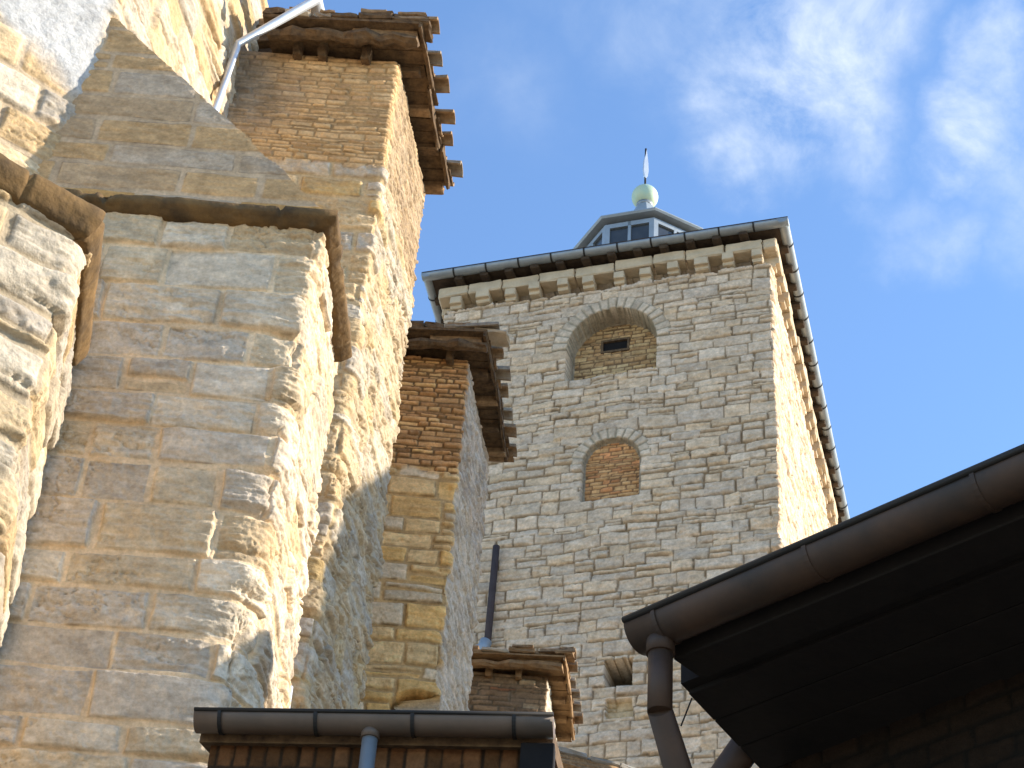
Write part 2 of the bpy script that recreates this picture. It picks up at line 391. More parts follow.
def strap(name, p, d, r, material, parent, w=0.03, th=0.012):
    """band clamped round a half-round gutter"""
    p = Vector(p); d = Vector(d).normalized(); s = Vector((d.y, -d.x, 0)).normalized()
    bm = bmesh.new(); R = []
    for rr in (r + 0.001, r + th):
        for q in (-w / 2, w / 2):
            R.append([bm.verts.new(p + d * q + s * rr * cos(pi + pi * k / 14) + Vector((0, 0, 1)) * rr * sin(pi + pi * k / 14)) for k in range(15)])
    for (i, j) in ((0, 1), (2, 3), (0, 2), (1, 3)):
        for k in range(14): bm.faces.new((R[i][k], R[i][k + 1], R[j][k + 1], R[j][k]))
    return bm_obj(name, bm, material, parent)
def barrel_tile(name, o, dx, dy, r, ln, material, parent, up=True, th=0.022):
    """curved clay tile; dx runs down the roof, dy across"""
    o = Vector(o); dx = Vector(dx).normalized(); dy = Vector(dy).normalized(); uz = dx.cross(dy)
    if uz.z < 0: uz = -uz
    bm = bmesh.new(); seg = 8; G = []
    sg = 1 if up else -1
    jt = [random.uniform(-.006, .006) for _ in range(40)]
    for rr in (r, r - th):
        g = []
        for i in range(5):
            q = o + dx * ln * i / 4; k_ = 0.88 + 0.12 * i / 4 if up else 1.0
            g.append([bm.verts.new(q + dy * (rr * k_ * cos(pi * k / seg)) + uz * (sg * rr * k_ * sin(pi * k / seg) + jt[(i * 3 + k) % 40]) ) for k in range(seg + 1)])
        G.append(g)
    for g in G:
        for i in range(4):
            for k in range(seg): bm.faces.new((g[i][k], g[i + 1][k], g[i + 1][k + 1], g[i][k + 1]))
    for i in range(4):
        for k in (0, seg): bm.faces.new((G[0][i][k], G[0][i + 1][k], G[1][i + 1][k], G[1][i][k]))
    for i in (0, 4):
        for k in range(seg): bm.faces.new((G[0][i][k], G[0][i][k + 1], G[1][i][k + 1], G[1][i][k]))
    return bm_obj(name, bm, material, parent)

# ================================================================== ground
def ground():
    bm = bmesh.new()
    vs = [bm.verts.new((x, y, 0)) for x, y in ((-900, -900), (900, -900), (900, 900), (-900, 900))]
    bm.faces.new(vs); return tag(bm_obj('ground', bm, M_GROUND), kind='structure')
ground()

# ================================================================== church
church = tag(empty('church', (-4, 14, 0)), 'sunlit sandstone church with a row of stone buttresses and a nave wall on the left', 'church')
LC = np.array((-3.89, 11.8)); ND = np.array((0.155, 0.988))          # wall corner, run of the nave
def nave_field(U, Z, L):
    h, c = masonry(U, Z, ch=0.36, sl=(0.5, 1.1), jw=0.012, bev=0.04, jd=0.035, off=0.03, tilt=0.10, pill=0.012, rough=0.022, strat=0.02,
                   pal=((PALE, 3), (GREY, 2), (TAN, 2.2), (CREAM, 1)), seed=5, stain=0.6, warp=0.04)
    # roughcast patch high on the outer wall
    uc = L[1]
    k = sst(0.0, 0.25, Z - 14.15 - 0.42 * (uc - U) + 0.12 * fbm(U * 3, Z * 3, 8, 3)) * sst(0.02, -0.15, U - uc)
    hr = 0.014 * fbm(U * 9, Z * 9, 77, 5, 0.6)
    cr = np.array((0.46, 0.45, 0.43)) * (1 + 0.22 * fbm(U * 5, Z * 5, 78, 4))[..., None]
    return h * (1 - k) + hr * k, c * (1 - k[..., None]) + cr * k[..., None]
nwp = [tuple(LC + 4.2 * np.array((-0.8, -0.6))), tuple(LC), tuple(LC + 5.0 * ND), tuple(LC + 20.5 * ND), tuple(LC + 20.5 * ND + (-7, 1)), tuple(LC + 4.2 * np.array((-0.8, -0.6)) + (-7, 6))]
zs = np.concatenate([frange(0, 9.5, 0.6), frange(9.5, 17.5, 0.014)[1:], frange(17.5, 20.15, 0.014)[1:]])
wall('nave_wall', nwp, [0.014, 0.028, 0.25, 1.5, 1.5, 1.5], zs, nave_field, M_STONE, church,
     rnd=lambda U, Z, L: np.clip(0.05 + 0.05 * fbm(U, Z * 2, 31, 3), 0.015, 1) * np.exp(-((U - L[1]) / 0.5) ** 2) + 0.01)

def rnd_corner(idx, base, var, seed, lowz=None):
    def fn(U, Z, L):
        r = base + var * fbm(Z * 0 + 1.3, Z * 1.6, seed, 4)
        if lowz: r = r + lowz[1] * sst(lowz[0], lowz[0] - 3, Z)
        return 0.012 + np.clip(r, 0.01, 1) * np.exp(-((U - L[idx]) / 0.6) ** 4)
    return fn
def corner_erode(U, Z, uc, amp, wid, seed):
    e = np.exp(-((U - uc) / wid) ** 2)
    zz = Z + 0.05 * fbm(U * 2, Z * 2, seed + 2, 3); ci = np.floor(zz / 0.33); fz = zz / 0.33 - ci
    step = hsh(ci, ci * 0, seed + 11) * 2 - 1
    edge = sst(0.16, 0.0, np.minimum(fz, 1 - fz))
    chip = sst(0.15, 0.5, fbm(U * 2.4, Z * 3.0, seed + 4, 4, 0.6))
    lay = 0.8 * step - 0.6 * edge - 0.9 * chip + 0.55 * fbm(U * 3.5, Z * 8, seed, 5, 0.62)
    return e * amp * lay

# --- radial pier at the left
e0, e1, e2 = np.array((-2.93, 9.57)), None, np.array((-3.22, 11.05))
ed = np.array((-0.8, -0.6)); bk = np.array((-0.6, 0.8))
pathE = [tuple(e0 + ed * 3.2), tuple(e0), tuple(e2), tuple(e0 + ed * 3.2 + bk * 1.3)]
def fieldE(U, Z, L):
    h, c = masonry(U, Z, ch=0.33, sl=(0.5, 1.0), jw=0.012, bev=0.045, jd=0.04, off=0.024, tilt=0.10, pill=0.010, rough=0.019, strat=0.016,
                   pal=((PALE, 3), (GREY, 2.5), (CREAM, 1.5), (TAN, 1.2)), mort=(0.40, 0.34, 0.25), seed=15, tint=(1.0, 0.94, 0.86), stain=0.4, warp=0.05)
    return h + corner_erode(U, Z, L[1] + 0.05, 0.04, 0.32, 18), c
zs = np.concatenate([frange(0, 6.4, 0.5), frange(6.4, 10.6, 0.011)[1:]])
butE = wall('buttress', pathE, [0.011, 0.012, 0.6, 0.6], zs, fieldE, M_STONE, church, rnd=rnd_corner(1, 0.07, 0.10, 19))
tag(butE, 'leftmost buttress with fully sunlit slanting face and brown drip moulding')
mE = [tuple(e0 + ed * 3.2), tuple(e0), tuple(e0 + (e2 - e0) * 0.93)]
sweep('drip_moulding', mE, [(-0.05, 10.56), (0.03, 10.58), (0.08, 10.67), (0.09, 10.70), (0.09, 10.77), (0.065, 10.80), (-0.25, 10.95)], M_DRIP, butE, 0.02, amp=0.012, seed=3, joint=0.75)
bm = bmesh.new()                                                     # sloping coping behind the moulding
q = [tuple(e0 + ed * 3.2) + (10.8,), tuple(e0) + (10.8,), tuple(e2) + (10.8,), tuple(e2 + ed * 0.2) + (11.9,), tuple(e0 + ed * 3.2 + bk * 2.3) + (11.9,)]
vs = [bm.verts.new(v) for v in q]; bm.faces.new(vs); lo = [bm.verts.new((v[0], v[1], 10.58)) for v in q]; bm.faces.new(lo[::-1])
for i in range(5): bm.faces.new((vs[i], vs[(i + 1) % 5], lo[(i + 1) % 5], lo[i]))
bm_obj('coping', bm, M_MORT, butE)

# --- corner buttress
a0, a1, a2 = (-4.3, 11.13), (-1.59, 11.13), (-1.50, 12.9)
pathA = [a0, a1, a2, (-4.2, 12.9)]
def fieldA(U, Z, L):
    h, c = masonry(U, Z, ch=0.335, chj=0.3, sl=(0.45, 1.0), jw=0.014, bev=0.018, jd=0.024, off=0.024, tilt=0.10, pill=0.008, rough=0.022, strat=0.02,
                   tint=(1.32, 1.20, 1.06), pal=(((0.42, 0.38, 0.325), 3), (PALE, 3), ((0.40, 0.36, 0.305), 1.3), ((0.47, 0.40, 0.295), 2.0), ((0.45, 0.36, 0.24), 0.5)), mort=(0.54, 0.44, 0.31), seed=25, stain=0.30, warp=0.03, jn=0.9, split=0.06)
    uc = L[1]
    h = h + corner_erode(U, Z, uc + 0.02, 0.055, 0.33, 28) - 0.06 * np.exp(-((U - uc) / 0.22) ** 2) * sst(0, 0.5, fbm(U * 2, Z * 2.4, 36, 3))
    h = h + sst(0.0, 0.6, U - uc) * (0.022 * fbm(U * 2.2, Z * 9, 44, 5, 0.62) - 0.035 * sst(0.10, 0.0, np.abs(fbm(U * 0.8, Z * 6, 48, 4, 0.55))))
    # broken arris low down
    k = np.exp(-((U - uc - 0.15) / 0.22) ** 2 - ((Z - 8.2) / 0.5) ** 2)
    return h - k * (0.10 + 0.10 * fbm(U * 5, Z * 5, 46, 4)), c
zs = np.concatenate([frange(0, 7.2, 0.6), frange(7.2, 12.42, 0.0095)[1:]])
butA = wall('buttress', pathA, [0.0095, 0.0125, 0.8, 0.8], zs, fieldA, M_STONE, church, rnd=rnd_corner(1, 0.07, 0.10, 29, (12.0, 0.12)))
tag(butA, 'largest near buttress, shaded front and worn sunlit corner under an ochre drip moulding')
sweep('drip_moulding', [a0, a1, (-1.505, 12.72)], [(-0.05, 12.285), (0.04, 12.295), (0.115, 12.345), (0.125, 12.36), (0.125, 12.415), (0.10, 12.435), (-0.1, 12.47)], M_DRIP, butA, 0.02, amp=0.012, seed=6, joint=0.82)
# upper stage: steep weathering up to the wall corner
def upper_stage():
    xs = frange(-4.75, -1.1, 0.0105); vv = frange(0, 1, 0.0032)
    X, T = np.meshgrid(xs, vv); Zb = 12.44 + T * 3.0
    h, c = masonry(X + 30, Zb, ch=0.30, chj=0.25, sl=(0.45, 1.25), jw=0.012, bev=0.035, jd=0.010, off=0.003, tilt=0.01, pill=0.002, rough=0.010, strat=0.005,
                   tint=(1.22, 1.02, 0.82), pal=((TAN, 3.2), (GREY, 2), ((0.42, 0.34, 0.24), 1), (OCH, 0.8)), mort=(0.44, 0.37, 0.28), seed=35, stain=0.5, warp=0.02, jn=0.8, split=0.05)
    Y = 11.62 + T * 0.18; n = np.array((0, -3.0, 0.18)) / hypot(3, 0.18)
    Yd = Y + n[1] * h; Zd = Zb + n[2] * h
    idx = np.arange(X.size).reshape(X.shape)
    q = np.stack([idx[:-1, :-1], idx[:-1, 1:], idx[1:, 1:], idx[1:, :-1]], -1)
    Xc = X[:-1, :-1]; Tc = T[:-1, :-1]
    xr = np.minimum(-1.18 - 2.73 * Tc, -1.68) + 0.03 * fbm(Tc * 22, Tc * 0, 39, 3) + 0.05 * np.sin(Tc * 3.1)
    qq = q[Xc < xr]
    V = np.stack([X, Yd, Zd], -1).reshape(-1, 3); used = np.unique(qq); re = np.zeros(len(V), np.int64); re[used] = np.arange(len(used))
    o = np_mesh('upper_stage', V[used], re[qq], M_STONE, butA, c.reshape(-1, 3)[used])
    bm = bmesh.new()
    ap = (-3.95, 11.84, 15.40); P = (-1.74, 11.68, 13.0); Q = (-1.62, 12.8, 12.5); Wl = (-3.75, 12.8, 15.3)
    v = [bm.verts.new(p) for p in (ap, P, Q, Wl)]; bm.faces.new((v[0], v[1], v[2])); bm.faces.new((v[0], v[2], v[3]))
    lg = [bm.verts.new(p) for p in ((-4.4, 11.1, 12.455), (-1.62, 11.1, 12.455), (-1.58, 12.7, 12.455), (-4.2, 12.8, 12.455))]; bm.faces.new(lg)
    bm_obj('weathering', bm, M_MORT, butA)
upper_stage()

# --- roofs of the square-topped buttresses
def butt_roof(but, fr, fl, eb, z, ex, ey, ov_f, ov_e, wood, tile, seed, step=0.43, fasc=None):
    """fr: front right corner of the wall, fl: length to the left, eb: depth; ex to the right, ey to the back"""
    random.seed(seed)
    ex = Vector((*ex, 0)).normalized(); ey = Vector((*ey, 0)).normalized(); up = Vector((0, 0, 1)); fr = Vector((*fr, z))
    sl = 0.045
    exs = (ex + up * sl)
    o = fr - ex * fl - ey * ov_f
    # boarded deck
    bm = bmesh.new(); n = 7; W_ = fl + ov_e
    for i in range(int((eb + ov_f + 0.1) / 0.21)):
        a = o + ey * (i * 0.21) + up * (0.10 - sl * fl + random.uniform(-.012, .012))
        box_bm(bm, a, exs * (W_ + random.uniform(-.05, .03)), ey * (0.20), up * 0.035, 0.006, 2)
    bm_obj('roof_boards', bm, wood, but)
    # rafters under the eave
    k = 0; y = -ov_f + 0.12
    while y < eb:
        a = fr + ey * y - ex * 0.5 + up * (-0.02 + random.uniform(-.015, .01))
        block('rafter', a, exs * (0.5 + ov_e - random.uniform(0.02, 0.10)), ey * random.uniform(.10, .15), up * 0.11, wood if k % 2 else tile, but, 0.008, 2, 0.012); k += 1
        y += random.uniform(0.5, 0.66)
    # crooked beam along the front verge
    bm = bmesh.new(); pts = []
    nb = 13; yo = -ov_f + 0.16
    rings = []
    for i in range(nb):
        p = fr - ex * (fl - 0.05) + ex * ((fl + ov_e * 0.7) * i / (nb - 1)) + ey * (yo + random.uniform(-.03, .03)) + up * (-0.01 + sl * (-fl + (fl + ov_e) * i / nb) + random.uniform(-.025, .025))
        rr = random.uniform(0.055, 0.09)
        rings.append([bm.verts.new(p + ey * rr * cos(t) * 1.2 + up * rr * sin(t) + Vector((random.uniform(-1, 1) * .012,) * 3)) for t in [j * pi / 4 + .3 for j in range(8)]])
    for r1, r2 in zip(rings[:-1], rings[1:]):
        for j in range(8): bm.faces.new((r1[j], r1[(j + 1) % 8], r2[(j + 1) % 8], r2[j]))
    bm.faces.new(rings[0]); bm.faces.new(rings[-1][::-1])
    bm_obj('verge_beam', bm, wood, but)
    for i in range(3):                                               # short struts below the beam
        a = fr - ex * (fl * random.uniform(0.15, 0.95)) + ey * (-0.10) + up * (-0.16)
        block('strut', a, ex * 0.10, ey * 0.12 , up * 0.24, wood, but, 0.01, 1, 0.01)
    # loose tiles and stones bedded along the verge
    x = 0; k = 0
    while x < W_ - 0.1:
        l = random.uniform(0.22, 0.46); hh = random.uniform(0.05, 0.11)
        a = o + exs * x + ey * random.uniform(-0.06, 0.03) + up * (0.145 - sl * fl)
        block('verge_tile', a, exs * l + up * random.uniform(-.04, .04), ey * 0.30, up * hh, random.choice([tile, M_TILEG, wood, wood, M_MORT]), but, 0.014, 2, 0.012)
        if random.random() < 0.6:
            block('verge_tile', a + up * (hh + .004) + ex * random.uniform(0, .1), exs * l * 0.8, ey * 0.3, up * 0.05, tile, but, 0.01, 2, 0.012)
        x += l + 0.01
    # broken boards along the eave edge
    y = -ov_f
    while y < eb:
        l = min(random.uniform(0.55, 1.1), eb - y + 0.02)
        block('eave_board', fr + exs * (ov_e - 0.04 + random.uniform(-.035, .025)) + ey * y + up * (0.02 + random.uniform(-.03, .02)), exs * 0.035, ey * (l - 0.015) + exs * random.uniform(-.03, .03), up * random.uniform(.09, .14), fasc or wood, but, 0.011, 3, 0.006)
        y += l
    y = -ov_f + 0.10
    base = up * (0.16 + 0.0)
    while y < eb - 0.02:
        ln = 0.62 + random.uniform(-.05, .07)
        yaw = ey * random.uniform(-.10, .10); drop = up * random.uniform(-.05, .02)
        barrel_tile('roof_tile', fr + exs * (ov_e + 0.15 + random.uniform(-.05, .04) - ln) + ey * y + base + up * 0.01, exs + yaw + drop, ey, random.uniform(.105, .128), ln, random.choice([tile, tile, M_TILEG]), but, True, 0.03)
        barrel_tile('roof_tile', fr + exs * (ov_e + random.uniform(-.05, .04) - ln) + ey * (y + step / 2) + base + up * 0.085, exs + drop, ey, .115, ln, tile, but, False, 0.03)
        y += step + random.uniform(-.06, .06)
    bm = bmesh.new()
    box_bm(bm, o + up * (0.15 - sl * fl) + ey * 0.25, exs * (W_ - 0.35), ey * (eb + ov_f - 0.25), up * 0.14, 0.02, 8)
    bm_obj('tile_covering', bm, tile, but)

def brick(U, Z, seed, pal, mort, tint=(1.12, 1.0, 0.82), ch=0.068, sl=(0.16, 0.34), off=0.012, jd=0.018, jw=0.006):
    return masonry(U, Z, ch=ch, chj=0.5, sl=sl, jw=jw, bev=0.014, jd=jd, off=off, tilt=0.14, pill=0.003, pal=pal, mort=mort, warp=0.05,
                   split=0.0, rough=0.016, strat=0.0, seed=seed, tint=tint, stain=0.35, jit=0.16, stainc=(0.30, 0.19, 0.10), jn=0.7)
BR1 = (((0.60, 0.45, 0.28), 3), ((0.54, 0.39, 0.235), 2), ((0.58, 0.41, 0.24), 2), ((0.48, 0.34, 0.21), 1))
BR2 = (((0.47, 0.31, 0.17), 3), ((0.38, 0.24, 0.13), 2), ((0.52, 0.37, 0.20), 2), ((0.42, 0.27, 0.15), 1), ((0.26, 0.17, 0.10), 1))
# --- tall buttress with brick top
b0, b1, b2 = (-3.66, 15.0), (-1.585, 15.0), (-1.245, 17.1)
def fieldB(U, Z, L):
    h, c = masonry(U, Z, ch=0.30, chj=0.35, sl=(0.4, 0.9), jw=0.014, bev=0.035, jd=0.018, off=0.022, tilt=0.08, pill=0.008, rough=0.026, strat=0.016,
                   pal=(((0.55, 0.43, 0.27), 3), ((0.54, 0.40, 0.20), 1), ((0.48, 0.43, 0.36), 2.4), (PALE, 1)), mort=(0.48, 0.38, 0.24), seed=45, stain=0.6, warp=0.05, jn=0.8, split=0.15)
    hb, cb = brick(U, Z, 47, BR1, (0.36, 0.26, 0.15), jd=0.014)
    uc = L[1]
    k = sst(-0.05, 0.05, Z - 17.0 + 0.28 * fbm(U * 2.2, Z * 0.5, 49, 3))
    h = h * (1 - k) + hb * k; c = c * (1 - k[..., None]) + cb * k[..., None]
    # grey weathered patch by the downpipe
    g = sst(1.15, 0.4, U + 0.25 * fbm(U * 3, Z * 3, 50, 3)) * sst(17.2, 17.9, Z)
    c = c * (1 - 0.75 * g[..., None]) + np.array((0.17, 0.155, 0.13)) * 0.75 * g[..., None] * (1 + 0.8 * fbm(U * 8, Z * 8, 58, 4))[..., None]
    h = h + corner_erode(U, Z, uc, 0.045, 0.22, 51) * (1 - 0.75 * k)
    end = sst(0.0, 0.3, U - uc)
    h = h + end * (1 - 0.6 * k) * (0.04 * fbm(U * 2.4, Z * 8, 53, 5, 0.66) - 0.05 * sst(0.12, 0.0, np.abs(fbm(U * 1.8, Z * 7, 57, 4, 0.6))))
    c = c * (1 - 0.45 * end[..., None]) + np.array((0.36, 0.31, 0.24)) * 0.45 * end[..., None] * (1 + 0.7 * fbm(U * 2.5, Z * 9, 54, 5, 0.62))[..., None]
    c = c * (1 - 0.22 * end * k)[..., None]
    return h, c
zs = np.concatenate([frange(0, 9.4, 0.6), frange(9.4, 18.8, 0.0125)[1:]])
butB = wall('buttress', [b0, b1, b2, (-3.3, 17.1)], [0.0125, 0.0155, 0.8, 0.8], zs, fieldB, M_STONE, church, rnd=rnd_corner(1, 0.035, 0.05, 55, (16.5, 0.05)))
tag(butB, 'tallest-looking buttress topped with pale thin brick and a broken tiled eave against the sky')
butt_roof(butB, b1, 1.5, 2.1, 18.86, (1, 0), (0.16, 0.987), 0.45, 0.30, M_WOOD, M_TILE, 5)

# --- third buttress, brown brick top
c0, c1, c2 = (-2.75, 20.0), (-0.60, 20.0), (-0.24, 22.4)
def fieldC(U, Z, L):
    h, c = masonry(U, Z, ch=0.27, chj=0.35, sl=(0.35, 0.8), jw=0.010, bev=0.03, jd=0.022, off=0.02, tilt=0.08, pill=0.008, rough=0.02, strat=0.012,
                   pal=(((0.58, 0.46, 0.28), 3), ((0.58, 0.42, 0.20), 2.0), ((0.50, 0.46, 0.39), 2.0), ((0.36, 0.26, 0.15), 0.35)), mort=(0.38, 0.29, 0.17), seed=65, tint=(1.30, 1.10, 0.86), stain=0.5, warp=0.05, jn=0.8, split=0.25)
    hb, cb = brick(U, Z, 67, BR2, (0.15, 0.10, 0.055), tint=(1.36, 1.13, 0.86), ch=0.066, sl=(0.12, 0.42), off=0.024, jd=0.028)
    uc = L[1]
    k = sst(-0.04, 0.04, Z - 16.75 + 0.2 * fbm(U * 2.5, Z * 0.5, 69, 3))
    h = h * (1 - k) + hb * k; c = c * (1 - k[..., None]) + cb * k[..., None]
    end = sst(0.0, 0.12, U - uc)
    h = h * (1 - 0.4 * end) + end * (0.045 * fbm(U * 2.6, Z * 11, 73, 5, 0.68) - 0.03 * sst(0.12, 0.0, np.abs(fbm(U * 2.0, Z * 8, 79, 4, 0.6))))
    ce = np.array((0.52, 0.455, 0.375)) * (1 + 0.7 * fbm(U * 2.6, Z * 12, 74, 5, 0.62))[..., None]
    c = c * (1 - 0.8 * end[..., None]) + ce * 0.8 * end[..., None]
    h = h + corner_erode(U, Z, uc, 0.035, 0.18, 71) * (1 - 0.7 * k)
    # put-log hole low on the front
    d = np.hypot((U - (uc - 0.22)) / 0.33, (Z - 13.28) / 0.19) + 0.2 * fbm(U * 4, Z * 5, 75, 3)
    return h - 0.5 * sst(1.05, 0.9, d), c
zs = np.concatenate([frange(0, 12.4, 0.6), frange(12.4, 18.62, 0.0155)[1:]])
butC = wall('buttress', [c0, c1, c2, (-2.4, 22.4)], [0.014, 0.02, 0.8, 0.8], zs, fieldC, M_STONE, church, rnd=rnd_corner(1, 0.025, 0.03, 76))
tag(butC, 'shaded buttress with brown brick top, grey flank and sagging timber eave in front of the tower')
butt_roof(butC, c1, 1.9, 2.35, 18.68, (1, 0), (0.15, 0.989), 0.42, 0.30, M_WOOD, M_TILE, 9)

# --- fourth, far and low
d0, d1, d2 = (-1.5, 27.0), (0.93, 27.0), (1.22, 29.0)
def fieldD(U, Z, L):
    h, c = brick(U, Z, 87, (((0.26, 0.19, 0.13), 3), ((0.21, 0.155, 0.11), 2), ((0.34, 0.27, 0.19), 1), ((0.3, 0.15, 0.09), 0.5)), (0.14, 0.11, 0.08), ch=0.09, sl=(0.2, 0.5), off=0.02, jd=0.02)
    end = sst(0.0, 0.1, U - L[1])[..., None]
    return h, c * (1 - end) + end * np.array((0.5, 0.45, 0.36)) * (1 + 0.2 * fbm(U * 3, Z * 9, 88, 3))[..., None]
zs = np.concatenate([frange(0, 16, 0.6), frange(16, 18.05, 0.02)[1:]])
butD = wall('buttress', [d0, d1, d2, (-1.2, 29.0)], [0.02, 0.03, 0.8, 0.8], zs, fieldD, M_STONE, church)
tag(butD, 'far low buttress of dark brick with sunlit tile ends, just above the long brown gutter')
butt_roof(butD, d1, 2.3, 2.1, 18.1, (1, 0), (0.14, 0.99), 0.40, 0.30, M_WOODL, M_TILE, 14, 0.42, M_WOODL)

# --- sunlit stub of wall behind the third buttress
def stub():
    zs = np.concatenate([frange(0, 18, 1.0), frange(18, 19.7, 0.03)[1:]])
    def fs(U, Z, L):
        h, c = masonry(U, Z, seed=93, pal=((PALE, 1),), rough=0.02)
        return h - 0.10 * sst(18.6, 19.7, Z), c * 0 + np.array((0.56, 0.50, 0.40))
    wall('wall_stub', [(-0.75, 28.9), (-0.12, 28.9), (0.16, 30.3), (-0.6, 30.3)], [0.1, 0.04, 0.3, 0.3], zs, fs, M_STONE, church)
stub()

# --- nave eave, gutter and downpipe at the top
def nave_eave():
    ed_ = Vector((*ND, 0)); nx = Vector((ND[1], -ND[0], 0))
    P = Vector((LC[0], LC[1], 19.5)) + ed_ * 3.55
    up_ = Vector((0, 0, 1))
    bm = bmesh.new(); box_bm(bm, P - nx * 0.4, ed_ * 16, nx * 1.3, up_ * 0.10, 0.0, 0); bm_obj('eave_boards', bm, M_WOOD, church)
    for i in range(6):
        a = P + ed_ * (0.02 + i * 0.55) - nx * 0.2 - up_ * 0.15
        block('rafter', a, nx * 1.0, ed_ * 0.14, up_ * 0.145, M_WOOD, church, 0.008, 1, 0.012)
    block('infill_boards', P + ed_ * 0.1 + nx * 0.02 - up_ * 0.7, nx * 0.95, ed_ * 1.6, up_ * 0.52, M_DWOOD, church, 0.01, 2, 0.01)
    g0 = Vector((-2.70, 14.65, 19.62)); g1 = g0 + ed_ * 16
    half_gutter('gutter', g0, g1, 0.10, M_ZPIPE, church)
    bm = bmesh.new(); box_bm(bm, P - nx * 0.4 + up_ * 0.12, ed_ * 16, nx * 1.25, up_ * 0.12); bm_obj('tile_covering', bm, M_TILE, church)
nave_eave()
def unproj(x, y, Y):
    d = Fv + (x - 512) / f_px * Rv - (y - 384) / f_px * Uv
    return Vector((0, 0, EYE)) + d * (Y / d.y)
p0 = unproj(316, 0, 14.3); p1 = unproj(236, 45, 14.5); p2 = unproj(215, 112, 14.5); p3 = Vector((p2.x, p2.y, 0.0))
tube('downpipe', [p0 + Vector((0.02, 0, .2)), p0, p0 + (p1 - p0) * 0.97, p1 + Vector((0.01, 0, -0.05)), p2, p3], 0.046, M_ZPIPE, church, 16)
wp = unproj(290, 700, 12.98)
tube('drain_stub', [Vector((wp.x - 0.02, wp.y, 9.25)), Vector((wp.x, wp.y, 6.0))], 0.03, M_ZPIPE, church, 10)

# --- low tiled roof below the fourth buttress
def low_roof():
    A = unproj(553, 751, 26.0); B = unproj(648, 776, 27.8)
    bm = bmesh.new()
    d = (B - A); back = Vector((0.5, 3.0, 0.35))
    box_bm(bm, A - d * 0.6, d * 2.2, back, Vector((0, 0, -0.16)), 0.02, 6)
    o = bm_obj('low_roof', bm, M_TILE, church)
    for i in range(3):
        for q in range(6):
            p = A - d * 0.3 + d * (q * 0.33 + random.uniform(-.05, .05)) + back * (i * 0.10 - 0.03) + Vector((0, 0, 0.005 + i * 0.075))
            block('roof_slab', p, d * 0.32, back * 0.25, Vector((0, 0, random.uniform(.045, .07))), random.choice([M_SLAB, M_SLAB, M_TILE]), o, 0.02, 2, 0.015)
    bm = bmesh.new(); A0 = A - d * 0.5
    box_bm(bm, Vector((A0.x, A0.y + 0.35, 0)), Vector((d.x * 2, d.y * 2, 0)), Vector((0.5, 2.4, 0)), Vector((0, 0, A.z - 0.9)))
    bm_obj('low_wall', bm, M_MORT, church)
low_roof()

